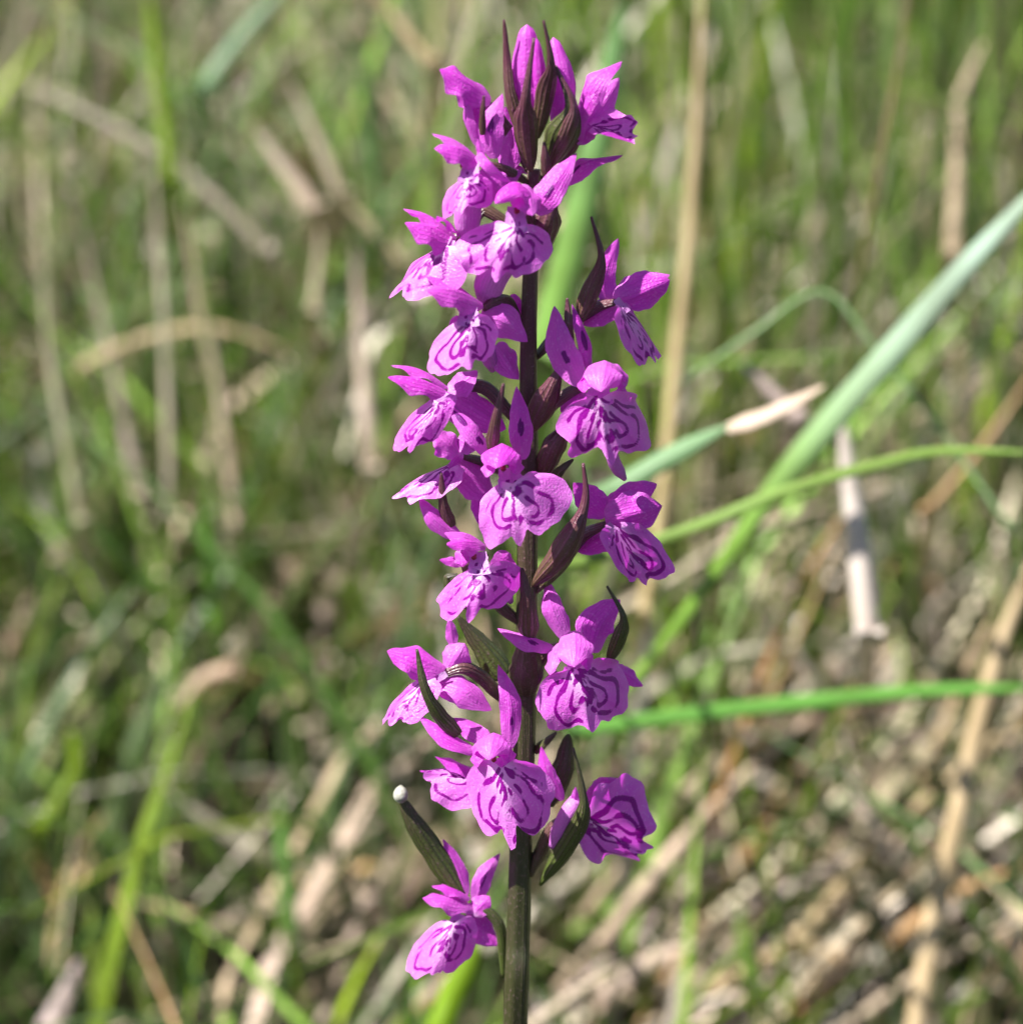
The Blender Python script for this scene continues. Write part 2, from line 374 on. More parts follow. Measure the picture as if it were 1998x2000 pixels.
class Flower:
    seed = 0
    def __init__(self, z, base, ovary, r=38, label=None, m=None):
        self.z = z; Flower.seed += 17; self.s = Flower.seed; self.k = 0
        self.at = Z(z, base)
        pts = [Z(z, q) for q in ovary] + [self.at]
        V, F, u, t = tube_geo(pts, np.array([0.55, 0.95, 1.0, 0.85, 0.5]) * r * MM, 14, 22, 0.10, 3)
        self.o = rel_part('flower', V, F, m or OVARY, self.at, dict(u=u, t=t * 0.8))
        if label: self.o['label'] = label
    def child(self, name, V, F, m, attrs, solid=0):
        return mesh_obj(name, V, F, m, self.o, self.at, attrs, solid)
    def pet(self, name, base, tip, w, n=(0, 0, 1), mid=None, m=None, pale=0.25, spots=(), margin=0.55, z=None, **kw):
        z = z or self.z; self.k += 1
        pts = [Z(z, base)] + ([Z(z, mid)] if mid else []) + [Z(z, tip)]
        kw.setdefault('wave', 0.16)
        V, F, u, t = petal_geo(pts, w * MM, DIR(n), seed=self.s + self.k, **kw)
        o = self.child(name, V, F, m or PET, petal_attrs(u, t, pale, spots, margin))
        return self
    def sepal(self, b, t, w, *a, **k): return self.pet('sepal', b, t, w * .88, *a, **k)
    def hood(self, b, t, w, *a, **k):
        k['wave'] = k.get('wave', .12) + .12
        k.setdefault('prof', 'hood'); k.setdefault('phi', 65); k.setdefault('bend', 0.1); return self.pet('hood_petal', b, t, w * .93, *a, **k)
    def throat(self, base, tip, w, n=(0, 0, 1), z=None):
        z = z or self.z
        V, F, u, t = petal_geo([Z(z, base), Z(z, tip)], w * .82 * MM, DIR(n), phi=-22, prof='throat', seed=self.s)
        self.child('throat', V, F, THR, petal_attrs(u, t, 0.6, [(0.55, 0.25, .12, .12), (0.8, -0.35, .10, .16), (0.88, 0.1, .09, .2), (.62, -.3, .1, .1)], 0.2))
        return self
    def anther(self, p, r=20, z=None):
        c = Z(z or self.z, p)
        V, F, u, t = tube_geo([c + UP * r * MM * 0.9 - BACK * r * MM * .5, c, c - UP * r * MM + BACK * r * MM * .4], np.array([.5, .9, .75, .9, .15]) * r * MM, 10, 12, .18, 3)
        self.child('anther', V, F, ANTHER, dict(u=u, t=t)); return self
    def lip(self, base, left, right, tip, z=None, **kw):
        z = z or self.z
        V, F, at = lip_geo(Z(z, base), Z(z, left), Z(z, right), Z(z, tip), seed=self.s + 5, **kw)
        self.child('lip', V, F, LIP, at); return self
    def spur(self, pts, r, z=None):
        z = z or self.z
        V, F, u, t = tube_geo([Z(z, q) for q in pts], np.array([.75, .95, 1, .92, .35]) * r * MM, 14, 22)
        self.child('spur', V, F, SPURM, dict(u=u, t=t, pat=u * 0, pale=0.25 + 0 * u, margin=u * 0)); return self

# --- top left, seen from behind
f = Flower(1, (700, 590, -1), [(940, 1010, -1), (850, 820, -2), (760, 680, -2)])
f.hood((705, 560, 0), (380, 368, 2), 235, (-.35, .6, .75), phi=50, bend=.10, wave=.16)
f.hood((690, 600, -1), (480, 500, 0), 170, (-.3, .2, .9), phi=45)
f.sepal((612, 850, 1), (540, 545, 1.5), 90, (-.5, .1, .8), mid=(560, 690, 1.5), phi=45)
f.sepal((650, 760, -1), (640, 590, 0), 150, (0, 0, 1), prof='hood')
f.sepal((722, 930, 2.5), (778, 520, 2), 165, (-.15, .1, 1), mid=(705, 720, 3), phi=28, spots=[(.48, 0, .16, .22)])
f.sepal((895, 930, -2), (795, 600, -2), 140, (0, .2, 1), mid=(810, 780, -2), phi=30)
# --- top right
f = Flower(1, (1250, 800, -1), [(1005, 1050, -1), (1100, 1000, -2), (1200, 880, -2)])
f.hood((1238, 800, -1), (1528, 318, 0), 200, (-.45, .45, .75), mid=(1340, 510, 1), phi=55, wave=.14)
f.hood((1245, 810, -1.5), (1510, 420, -2.5), 190, (.35, -.1, .9), phi=45)
f.sepal((1252, 715, 1.5), (1420, 445, 1.5), 100, (-.2, .3, .9), mid=(1330, 560, 2), phi=40)
f.sepal((1240, 830, -1), (1385, 735, -1), 90, (0, .3, 1), pale=.7)
f.lip((1345, 735, 0), (1500, 655, -2), (1500, 845, 2.5), (1645, 780, 0), fold=.35, ruf=.10, tooth=.05)
# --- left, third from the top
f = Flower(1, (650, 960, 3), [(945, 1090, 0), (850, 1030, 1), (760, 990, 2)], 30)
f.hood((655, 960, 3), (333, 772, 4), 150, (-.2, .9, .4), phi=60, wave=.15)
f.hood((640, 935, 4), (347, 868, 6.5), 180, (-.25, .65, .75), phi=75, bend=.16)
f.anther((525, 968, 5.5)).throat((585, 950, 4.5), (560, 1085, 6.5), 170, (-.1, 0, 1))
f.lip((565, 1055, 6.5), (395, 1235, 5), (718, 1165, 5.5), (515, 1280, 8.5), fold=.12, ruf=.09, tooth=.10)
f.sepal((645, 890, 4.5), (845, 1090, 5), 120, (.5, .6, .6), mid=(700, 960, 6), phi=65)
f.sepal((640, 1000, 3), (790, 1200, 3), 230, (0, .1, 1), phi=25, margin=.4)
f.sepal((648, 930, 4.5), (622, 805, 4.5), 60, (-.3, .2, 1))
f.spur([(560, 1130, 3.5), (558, 1270, 2.5), (550, 1440, 1.5)], 85)
f.sepal((945, 1010, -2), (765, 925, -1), 120, (0, .8, .6))
f.sepal((800, 1030, 0), (850, 720, -1), 150, (-.1, .2, 1), phi=28)
f.sepal((700, 1100, 2), (905, 1000, 1), 130, (.1, .5, .9), phi=30)
# --- centre, upper
f = Flower(1, (905, 1190, 4), [(965, 1370, 1), (950, 1300, 2), (925, 1240, 3)], 34)
f.hood((965, 1180, 4), (728, 1215, 8.5), 200, (-.05, .95, .35), phi=85, bend=.28, wave=.14)
f.hood((900, 1090, 5), (965, 1290, 7.5), 185, (.25, .2, 1), phi=55)
f.anther((865, 1258, 6)).throat((862, 1235, 5), (858, 1400, 7), 200)
f.lip((850, 1365, 7.5), (472, 1500, 5), (1072, 1545, 5), (735, 1700, 9), fold=.18, ruf=.10, tooth=.13, notch=.03)
f.sepal((985, 1275, 4.5), (1242, 892, 2.5), 200, (-.25, .05, 1), mid=(1085, 1110, 4.5), phi=30, spots=[(.42, .05, .13, .2)])
f.sepal((1165, 1085, 0), (1535, 908, -2), 160, (.15, .6, .75), mid=(1300, 960, 0), phi=30, twist=25, spots=[(.3, -.1, .13, .25)])
f.spur([(820, 1540, 4), (720, 1660, 3), (655, 1850, 2)], 100)
# --- left, beak-shaped hood
f = Flower(1, (475, 1435, 1), [(955, 1440, -1), (730, 1290, -1), (640, 1260, -1), (560, 1370, 0)], 40)
f.hood((490, 1425, 1), (152, 1245, 2), 140, (-.2, .95, .3), phi=60, wave=.16)
f.hood((490, 1450, 2), (162, 1335, 4.5), 225, (-.2, .7, .65), phi=75)
f.hood((500, 1400, 1.5), (365, 1290, 4), 110, (-.2, .6, .7), phi=50, wave=.2)
f.throat((450, 1440, 3), (425, 1530, 3.5), 120)
f.lip((430, 1480, 3.5), (235, 1570, 1), (405, 1750, 6), (65, 1795, 2.5), fold=.30, ruf=.10, tooth=.05)
f.sepal((475, 1450, 1), (505, 1640, 1.5), 150, (0, .1, 1), phi=25)
# --- left, large glossy hood
f = Flower(2, (655, 650, 4), [(925, 900, 0), (850, 700, 0), (800, 610, 1), (730, 600, 3)], 42, m=BRACT)
f.hood((640, 620, 4), (280, 445, 5), 140, (-.2, .9, .4), phi=60, wave=.15)
f.hood((650, 615, 4.5), (300, 540, 8.5), 205, (-.3, .6, .8), phi=75, bend=.15)
f.anther((505, 648, 7)).throat((565, 635, 5.5), (560, 765, 7.5), 190)
f.lip((560, 730, 7.5), (285, 1010, 4), (742, 850, 5.5), (560, 1050, 9), fold=.16, ruf=.06, tooth=.03)
f.sepal((640, 690, 4), (935, 860, 3), 240, (.05, .15, 1), mid=(790, 730, 4), phi=25, margin=.4)
f.sepal((735, 880, 1), (882, 1098, 0), 200, (.2, .3, .9), phi=30)
f.sepal((700, 960, 1), (660, 1000, .5), 110, (0, .3, .9))
f.sepal((840, 560, -1), (900, 760, -1), 90, (-.2, 0, 1))
f.sepal((500, 700, 4), (440, 790, 4), 70, (-.3, 0, 1))
f.spur([(600, 820, 4), (680, 930, 1.5), (715, 1040, 0)], 52)
# --- right, upper
f = Flower(2, (1490, 610, 0), [(985, 960, -1), (1090, 850, -1), (1240, 720, -1), (1380, 640, -1)], 42)
f.hood((1485, 610, 0), (1828, 470, 0), 245, (.45, -.05, .85), phi=50)
f.hood((1490, 565, -.5), (1828, 438, -1), 130, (.3, .4, .8), phi=40)
f.sepal((1425, 615, -1), (1503, 210, 0), 160, (-.4, 0, .95), mid=(1420, 430, 0), phi=35, twist=-30, prof='leaf')
f.sepal((1510, 590, -1), (1285, 755, -1), 210, (-.1, .35, 1), phi=25, pale=.5, prof='leaf')
f.throat((1490, 590, 1), (1555, 680, 1.5), 85)
f.lip((1540, 655, 1.5), (1565, 890, 3), (1735, 830, -2), (1740, 1020, -1), fold=.22, ruf=.05, tooth=.02)
# --- left, mid
f = Flower(2, (455, 1195, 2), [(930, 1440, 0), (760, 1240, 0), (660, 1150, 0), (550, 1140, 1)], 44)
f.hood((455, 1190, 2.5), (55, 1082, 4.5), 170, (-.15, .75, .6), phi=72)
f.hood((430, 1140, 2), (75, 1008, 3.5), 120, (-.15, .9, .4), phi=55, wave=.16)
f.sepal((440, 1180, 2.5), (620, 1040, 2), 180, (-.1, .5, .9), phi=30, pale=.6)
f.throat((440, 1185, 3), (375, 1270, 4.5), 120, (-.3, .1, 1))
f.lip((372, 1240, 4.5), (95, 1450, 2), (448, 1350, 4.5), (190, 1565, 4.5), fold=.10, ruf=.05, tooth=.10)
f.sepal((440, 1195, 2), (800, 1410, 1), 260, (.05, .35, 1), phi=25, prof='hood')
f.spur([(420, 1280, 3), (530, 1370, 1), (600, 1490, 0)], 50)
# --- right, the broad veined lip
f = Flower(2, (1340, 1120, 3), [(985, 1400, 1), (1080, 1270, 2), (1200, 1180, 2)], 40)
f.sepal((1270, 1135, 4.5), (1102, 632, 3), 205, (-.2, 0, 1), mid=(1140, 900, 4), phi=25, spots=[(.38, .1, .10, .22)])
f.sepal((1330, 1045, 3), (1212, 622, 2), 100, (.45, 0, .85), mid=(1285, 830, 3), phi=40, spots=[(.45, 0, .16, .4)])
f.hood((1420, 985, 4), (1395, 1175, 9.5), 265, (0, .8, .6), phi=62, bend=.18, wave=.14)
f.hood((1340, 1020, 4), (1290, 1180, 8), 140, (-.5, .5, .7), phi=45)
f.hood((1500, 1000, 3), (1515, 1165, 7), 130, (.4, .4, .8), phi=45)
f.throat((1380, 1150, 4), (1380, 1260, 7), 240)
f.lip((1385, 1215, 7.5), (1145, 1470, 5), (1740, 1390, 1), (1440, 1625, 7), fold=.28, ruf=.14, tooth=.04, notch=.06, belly=.12)
f.sepal((1290, 1160, 2), (1140, 1300, 1), 180, (-.2, .2, 1), phi=25, prof='hood')
f.sepal((1500, 1150, 1), (1570, 1215, 0), 140, (.2, .3, 1))
f.spur([(1440, 1480, 3), (1480, 1620, 2), (1545, 1725, 1)], 42)
# --- centre, the open flower on the axis
f = Flower(3, (865, 320, 5), [(1015, 500, 1), (970, 430, 2), (920, 370, 4)], 34)
f.sepal((775, 285, 5), (490, -45, 4), 140, (.1, .4, .9), mid=(640, 130, 5.5), phi=40, spots=[(.3, .05, .09, .3), (.72, 0, .16, .4)])
f.sepal((965, 315, 4.5), (928, -150, 3.5), 160, (.05, 0, 1), mid=(955, 100, 4.5), phi=25, spots=[(.47, 0, .13, .25)])
f.hood((860, 230, 5), (800, 370, 10.5), 240, (-.1, .8, .6), phi=68, bend=.18, wave=.14)
f.hood((790, 270, 6), (745, 425, 9), 140, (-.6, .3, .7), phi=45)
f.hood((915, 255, 6), (920, 410, 9), 130, (.5, .4, .8), phi=45)
f.anther((845, 368, 9)).throat((880, 365, 6), (905, 520, 8), 240)
f.lip((905, 465, 8.5), (695, 745, 6), (1265, 560, 6), (945, 850, 10), fold=.14, ruf=.09, tooth=.08, notch=.03)
# --- left, behind the open flower
f = Flower(3, (570, 290, 0), [(1005, 470, -2), (860, 400, -2), (720, 330, -2)], 34)
f.hood((565, 285, 0), (415, 150, 0.5), 180, (-.2, .5, .9), phi=45)
f.sepal((590, 275, 0), (650, 120, -1), 150, (0, .3, 1), phi=25, pale=.5)
f.sepal((530, 305, 0), (800, 565, -1), 270, (.2, .4, .95), phi=28, prof='hood', pale=.5)
f.sepal((700, 510, -1), (705, 740, -2), 130, (0, .2, 1))
f.sepal((590, 270, 1), (500, 370, 2), 70, (-.3, .4, .9), pale=.9)
f.lip((520, 345, 1.5), (330, 410, -1), (430, 530, 4), (155, 545, 2.5), fold=.35, ruf=.07, tooth=.12, strength=.9)
# --- left, below it
f = Flower(3, (735, 920, 4), [(965, 1350, 0), (830, 1240, 0), (660, 1060, 1), (620, 960, 2)], 44)
f.sepal((580, 810, 3), (312, 548, 3), 130, (-.45, .65, .65), mid=(420, 690, 3.5), phi=50)
f.hood((735, 850, 4.5), (472, 775, 6.5), 160, (-.05, .9, .5), phi=70, wave=.2)
f.hood((725, 850, 5), (490, 850, 8.5), 140, (-.1, .65, .75), phi=65, wave=.18)
f.sepal((600, 960, 2), (443, 945, 3), 80, (0, .5, .9))
f.hood((590, 870, 4.5), (590, 990, 5.5), 140, (-.5, .1, .9), phi=40)
f.anther((660, 925, 6.5)).throat((690, 895, 5.5), (695, 1040, 7.5), 190)
f.lip((720, 1005, 7.5), (418, 1235, 5), (965, 1105, 4.5), (635, 1320, 9), fold=.14, ruf=.06, tooth=.16, notch=.08)
f.sepal((780, 930, 2), (945, 1040, 1), 200, (.15, .25, 1), phi=25)
f.spur([(770, 1050, 3), (840, 1120, 2), (895, 1210, 1)], 46)
# --- right, dark from the side
f = Flower(3, (1500, 720, 0), [(1035, 1150, 0), (1200, 980, 0), (1340, 800, -1)], 46)
f.hood((1485, 690, 0.5), (1845, 605, -.5), 280, (.5, -.1, .85), phi=40, wave=.16)
f.hood((1480, 640, -1), (1812, 465, -2), 190, (.4, .15, .85), phi=40, wave=.22)
f.sepal((1490, 670, -1), (1285, 460, -1), 210, (-.3, .25, .9), phi=25)
f.sepal((1535, 760, -1), (1315, 895, -1), 210, (-.2, .35, .9), phi=25, pale=.6, prof='leaf')
f.throat((1500, 720, 1), (1580, 790, 1.5), 80)
f.lip((1570, 765, 2.5), (1545, 960, 3), (1895, 900, -2), (1755, 1125, -1), fold=.20, ruf=.08, tooth=.04)
# --- right, the half shaded one with a lit lip end
f = Flower(4, (1280, 470, 3), [(1010, 640, 1), (1070, 560, 1), (1150, 480, 2)], 42)
f.sepal((1160, 470, 4), (808, 345, 3), 130, (.05, .55, .9), mid=(980, 420, 4.5), phi=40, spots=[(.36, 0, .09, .25)])
f.sepal((1240, 420, 1), (1122, 38, 0), 160, (-.3, 0, 1), mid=(1150, 220, 1), phi=40)
f.sepal((1400, 500, 1), (1580, 165, 0), 290, (.5, -.2, .9), mid=(1450, 320, 1), phi=25, prof='hood')
f.hood((1290, 360, 4), (1290, 590, 9.5), 240, (-.1, .65, .8), phi=62, bend=.15)
f.hood((1190, 440, 4), (1140, 640, 7), 130, (-.6, .2, .8), phi=45)
f.hood((1340, 430, 5), (1375, 615, 8), 110, (.4, .3, .8), phi=45)
f.throat((1300, 540, 5), (1310, 650, 6.5), 190)
f.lip((1310, 605, 7), (1085, 870, 5.5), (1680, 700, 1), (1395, 1010, 7), fold=.20, ruf=.09, tooth=.03, belly=.14, strength=1.1)
f.sepal((1560, 590, 0), (1725, 710, -1), 130, (.2, .4, .9), wave=.25)
f.sepal((1190, 620, 1), (1085, 800, 1), 110, (-.2, .1, 1))
# --- left, turned to the side on a bare ovary
f = Flower(4, (475, 630, 1), [(870, 820, -1), (780, 730, -.5), (700, 650, 0), (590, 595, 1)], 46)
f.hood((480, 605, 1.5), (115, 488, 2), 235, (-.1, .65, .8), phi=60)
f.hood((490, 620, 1), (605, 440, 1), 190, (.15, .4, .9), phi=60)
f.sepal((530, 450, 0), (508, 285, 0), 90, (0, .1, 1), prof='leaf')
f.sepal((430, 680, 1.5), (775, 860, 2), 220, (.1, .5, .9), phi=32, mid=(600, 740, 2.5), prof='hood')
f.throat((490, 630, 2), (350, 710, 2.5), 80)
f.lip((345, 685, 2.5), (125, 830, 1), (395, 850, 4.5), (125, 975, 3.5), fold=.12, ruf=.05, tooth=.02)
# --- centre, lower
f = Flower(4, (800, 1110, 5), [(945, 1290, 1), (900, 1210, 2), (850, 1150, 4)], 36)
f.sepal((680, 1120, 5), (308, 888, 4), 125, (-.1, .65, .8), mid=(480, 1030, 5.5), phi=45)
f.sepal((770, 1060, 4), (530, 908, 3), 150, (0, .55, .9), phi=35)
f.sepal((885, 1105, 4.5), (813, 572, 3.5), 150, (.05, 0, 1), mid=(890, 820, 4.5), phi=25, spots=[(.3, .05, .06, .16)])
f.hood((800, 1010, 5), (755, 1175, 10), 235, (-.1, .8, .6), phi=70, bend=.2, wave=.14)
f.hood((695, 1050, 6), (680, 1225, 8), 125, (-.6, .3, .7), phi=45)
f.hood((865, 1060, 6), (880, 1200, 8), 125, (.5, .4, .7), phi=45)
f.anther((785, 1168, 9)).throat((810, 1160, 6), (835, 1265, 8), 220)
f.lip((835, 1225, 8.5), (622, 1440, 6), (1175, 1430, 6), (890, 1715, 9.5), fold=.14, ruf=.08, tooth=.14, notch=.05)
# --- left, half closed
f = Flower(4, (695, 1265, 2), [(930, 1420, 0), (850, 1350, 0), (770, 1290, 1)], 26)
f.sepal((700, 1260, 2), (415, 1150, 3), 140, (-.1, .8, .6), phi=40)
f.lip((695, 1260, 2.5), (440, 1200, 1), (560, 1470, 5), (322, 1285, 3), fold=.35, ruf=.10, tooth=.02)
f.sepal((660, 1290, 3), (515, 1460, 4), 150, (.2, .1, 1), phi=40, spots=[(.3, .2, .2, .15)])
# --- right, lowest, its lip turned away
f = Flower(4, (1300, 1500, 2), [(1010, 1900, 0), (1080, 1750, 0), (1160, 1600, 1)], 44)
f.sepal((1215, 1430, 1), (1083, 1088, 1), 125, (-.3, 0, 1), mid=(1120, 1270, 1.5), phi=35)
f.spur([(1310, 1420, 2.5), (1240, 1540, 2.5), (1150, 1720, 1.5)], 62)
f.hood((1370, 1440, 0), (1600, 1300, -2), 190, (.45, 0, .85), phi=40)
f.sepal((1290, 1500, 3), (1300, 1340, 3), 60, (0, 0, 1))
f.lip((1385, 1555, 2.5), (1470, 1830, 0), (1700, 1320, 2), (1770, 1740, -3), fold=.16, ruf=.13, tooth=.06, notch=.10, strength=1.1)
# --- left, lowest, a round lip
f = Flower(5, (710, 1210, -1), [(915, 1640, -1), (905, 1450, -1), (880, 1310, -1), (800, 1220, -1)], 38, m=OLIVE)
f.sepal((675, 1130, -2), (528, 768, -2), 115, (-.2, 0, 1), mid=(620, 950, -2), phi=35)
f.sepal((735, 1190, -2), (890, 858, -3), 135, (.2, 0, 1), mid=(790, 1010, -2), phi=30, spots=[(.45, 0, .18, .2)])
f.hood((730, 1200, -1), (402, 1142, 1), 170, (-.1, .8, .65), phi=60)
f.hood((700, 1140, -1), (460, 1066, 0), 110, (-.1, .9, .5), phi=50)
f.sepal((715, 1245, -.5), (825, 1130, -1), 150, (.2, .4, .9), phi=30, pale=.9, prof='hood')
f.sepal((670, 1255, -1), (880, 1440, -1), 210, (.1, .35, .9), phi=25)
f.throat((640, 1240, 0), (600, 1345, 1), 160)
f.lip((600, 1300, 1.5), (298, 1530, -.5), (730, 1450, 0), (475, 1655, 3), fold=.28, ruf=.04, tooth=.02, belly=.15)

# --- buds at the tip
def bud(z, pts, w, n):
    p = [Z(z, q) for q in pts]
    V, F, u, t = petal_geo(p, w * MM, DIR(n), phi=178, prof='bud', nu=25, seed=int(w))
    rel_part('bud', V, F, PET, p[0], petal_attrs(u, t, .35, (), .9))
bud(1, [(945, 640, 0), (935, 420, 0), (930, 85, 1)], 200, (-.4, .1, .9))
bud(1, [(1005, 640, 1), (1010, 420, 1.5), (990, 170, 2)], 80, (.5, .1, .9))
bud(1, [(1120, 760, -2), (1155, 500, -2), (1095, 165, -2)], 165, (-.3, .1, .9))

# --- bracts
BN = [0]
def bract(z, pts, w, n=(0, 0, 1), m=None, phi=60, prof='bract', label=None, **kw):
    BN[0] += 1; p = [Z(z, q) for q in pts]
    V, F, u, t = petal_geo(p, w * MM, DIR(n), phi=phi, prof=prof, seed=900 + BN[0], nu=15, nt_=30, **kw)
    return rel_part('bract', V, F, m or BRACT, p[0], dict(u=u, t=t), label, 0.00022)
bract(1, [(880, 760, 1), (818, 520, 1.5), (800, 300, 1.5), (787, 55, 2)], 85, (-.5, 0, .9))
bract(1, [(955, 1010, 1.5), (925, 760, 3), (922, 550, 4.5), (975, 170, 4)], 128, (0, 0, 1), prof='boat', phi=80)
bract(1, [(1000, 800, 1), (1060, 520, 2), (1085, 330, 3), (1033, 60, 3)], 115, (.4, 0, .9), prof='boat')
bract(1, [(1075, 980, 0), (1160, 800, 2), (1215, 600, 2.5), (1108, 345, 2)], 190, (.3, 0, 1), prof='boat', m=OLIVE)
bract(1, [(1085, 980, 1), (1190, 780, 3.2), (1225, 590, 3.4), (1108, 345, 2.4)], 95, (.5, .1, .9), prof='boat')
bract(1, [(1060, 1040, 2.5), (1045, 930, 3), (1038, 825, 3)], 62)
bract(1, [(650, 780, 3), (652, 640, 3.5), (660, 535, 3.5)], 34)
bract(1, [(1020, 1560, 0), (1060, 1360, 1.5), (1090, 1230, 1.5), (1150, 1080, 1)], 190, (.3, 0, 1), prof='boat', phi=75)
bract(2, [(1255, 740, 1), (1330, 560, 1.5), (1400, 340, 2), (1335, 72, 2)], 105, (.2, 0, 1), prof='boat', phi=70)
bract(2, [(1195, 960, 2), (1190, 760, 3), (1183, 585, 2.5)], 66)
bract(2, [(950, 1440, 1.5), (1040, 1270, 3), (1120, 1080, 3.5), (1200, 880, 2.5)], 150, (.2, 0, 1), prof='boat', phi=75)
bract(2, [(1010, 1760, 0), (1090, 1560, 1.5), (1170, 1400, 1.5), (1230, 1250, 1)], 135, (.2, 0, 1), prof='boat', phi=70)
bract(2, [(1080, 1740, 1), (1150, 1660, 1.5), (1220, 1600, 1)], 60, m=OLIVE)
bract(2, [(712, 1540, 6), (735, 1360, 7), (783, 1122, 7)], 78, (.2, 0, 1))
bract(3, [(522, 735, 3), (470, 600, 3.5), (455, 395, 3.5)], 75)
bract(3, [(660, 1250, 0), (530, 1180, 1), (488, 1060, 1), (560, 1035, 1)], 60, (-.3, 0, 1), m=OLIVE)
bract(3, [(1030, 1110, 1), (1180, 960, 3.5), (1300, 760, 4), (1365, 560, 3.5), (1348, 335, 3)], 140, (.15, 0, 1), prof='boat', phi=80)
bract(3, [(1110, 1110, .5), (1250, 920, 2), (1340, 720, 2)], 110, (.4, -.2, 1), prof='boat', m=OLIVE)
bract(3, [(1005, 1440, 4), (1000, 1230, 5), (962, 995, 5)], 128)
bract(4, [(990, 770, 1), (992, 620, 3), (998, 400, 4)], 205, prof='leaf', phi=85, m=STEM)
bract(4, [(560, 1020, 5), (440, 890, 6), (350, 720, 6.5), (303, 475, 6)], 100, (-.2, 0, 1), m=OLIVE)
bract(4, [(860, 640, -2), (720, 460, -2), (560, 270, -2)], 190, (.2, .2, 1), m=OLIVE)
bract(4, [(1505, 570, 2), (1575, 420, 3.5), (1600, 270, 4), (1497, 80, 4)], 85, (.2, 0, 1), m=OLIVE, prof='boat')
bract(4, [(1080, 1960, 1), (1240, 1740, 3), (1345, 1540, 4.5), (1345, 1360, 4.5), (1283, 1095, 4)], 115, (.2, 0, 1), prof='boat', phi=70, m=OLIVE)
bract(4, [(1120, 1460, -2), (1220, 1250, -2), (1255, 1010, -2)], 150, (.2, 0, 1), prof='leaf', m=OLIVE)
bract(4, [(1040, 1120, 0), (1110, 1060, .5), (1180, 1000, .5)], 60, (0, .4, .9), m=OLIVE)
tipped = bract(5, [(650, 1130, -2), (480, 880, -1.5), (350, 680, -1), (258, 495, -1)], 150, (-.2, 0, 1), prof='leaf', phi=55, m=OLIVE, label='dark lower bract carrying a round white blob at its tip')
tp = Z(5, (266, 488, -.5)); 
V, F, u, t = tube_geo([tp - UP * .0009, tp, tp + UP * .0009], np.array([.25, .8, .98, 1, .9, .65, .15]) * .00078, 14, 12)
wb = mesh_obj('white_tip', V, F, WHITE, tipped, np.array(tipped.location) + OB, dict(u=u, t=t))

# ------------------------------------------------------------------ blades and stalks that can be told apart behind the orchid
ZR = {'a': (0, 0), 'b': (0, 1000), 'c': (1198, 0), 'd': (1198, 1000), 'p': None, '1': ZO[1], '5': ZO[5]}
def GP(z, x, y, D):
    if z == 'p': return G(x, y, D)
    k = ZK if z in '15' else 800 / 1546.0
    return G(ZR[z][0] + x * k, ZR[z][1] + y * k, D)
SR = np.random.default_rng(31)
def to_ground(p, back=0.02, side=0.0):
    q = np.array([p[0] + side, p[1] + back, 0.0]); q[2] = ground_z(q[0], q[1]) - 0.004; return q
def blade(name, label, cat, z, pts, D, w, col, tip=None, n=(0.1, 0.3, 1), group=None, root=True, end=None, tube=False, m=None, prof='band'):
    """pts run root-end first; w is the width in picture units, turned into real size at its distance"""
    k = (ZK if z in '15' else (1.0 if z == 'p' else 800 / 1546.0)) * FRAME / 1998
    Ds = np.linspace(D[0], D[1], len(pts)) if isinstance(D, tuple) else np.full(len(pts), D)
    p = [GP(z, q[0], q[1], d) for q, d in zip(pts, Ds)]
    for q in p: q[2] = max(q[2], 0.006)
    if root:
        v = nrm(p[0] - CAM); v = nrm(v + np.array([0, 0, -0.12]))      # the hidden foot runs back into the turf
        L = (p[0][2] + 0.004) / -v[2]; p = [p[0] + v * L, p[0] + v * min(L * .08, .008)] + p
    wr = w * k * float(np.mean(Ds)) / DIST * (1 if tube else 1.1) * (0.78 if np.mean(Ds) > .53 else 1)
    if name in ('dry_blade', 'dead_leaf') and prof == 'band': prof = 'leaf'
    if tube: V, F, u, t = tube_geo(p, [wr / 2, wr / 2, wr / 2, wr / 2.2, wr / 2.6, wr / 7], 10, 40)
    else: V, F, u, t = petal_geo(p, wr, DIR(n), phi=38, prof=prof, nu=7, nt_=44, wave=.05, seed=int(SR.integers(1e6)))
    c1 = np.array(col); c2 = np.array(tip if tip is not None else col)
    at = V[0] if root else p[0]
    o = mesh_obj(name, V, F, m or (STRAWM if name in ('straw_stalk', 'dry_blade', 'dead_leaf') else GRASSM), None, p[0], dict(u=u, t=t), solid=0 if tube else 0.00025)
    o.location = p[0]
    tt = np.asarray(t).ravel()[:, None]
    ca = o.data.attributes.new('col', 'FLOAT_COLOR', 'POINT')
    tt = sstep(.45, .85, tt)
    ca.data.foreach_set('color', np.c_[c1 * (1 - tt) + c2 * tt, np.ones(len(tt))].astype(np.float32).ravel())
    o['label'] = label; o['category'] = cat
    if group: o['group'] = group
    return o
GRN, LIME, DKG, MINT = (.13, .27, .045), (.24, .36, .02), (.05, .12, .025), (.30, .50, .28)
TAN, GOLD, PINK, GREY, RUST, BRN = (.50, .38, .22), (.50, .39, .20), (.60, .47, .38), (.42, .36, .29), (.42, .22, .08), (.30, .21, .13)
B_ = 'grass blade'; S_ = 'straw'
blade('grass_blade', 'bright lime blade standing upright above the pale slanting straw', B_, 'a', [(650, 700), (620, 430), (590, 200), (560, -60)], .62, 62, LIME)
blade('straw_stalk', 'long pale straw slanting down across the lime upright blade', S_, 'a', [(1010, 950), (700, 650), (400, 465), (110, 330)], .66, 62, GREY, tube=True)
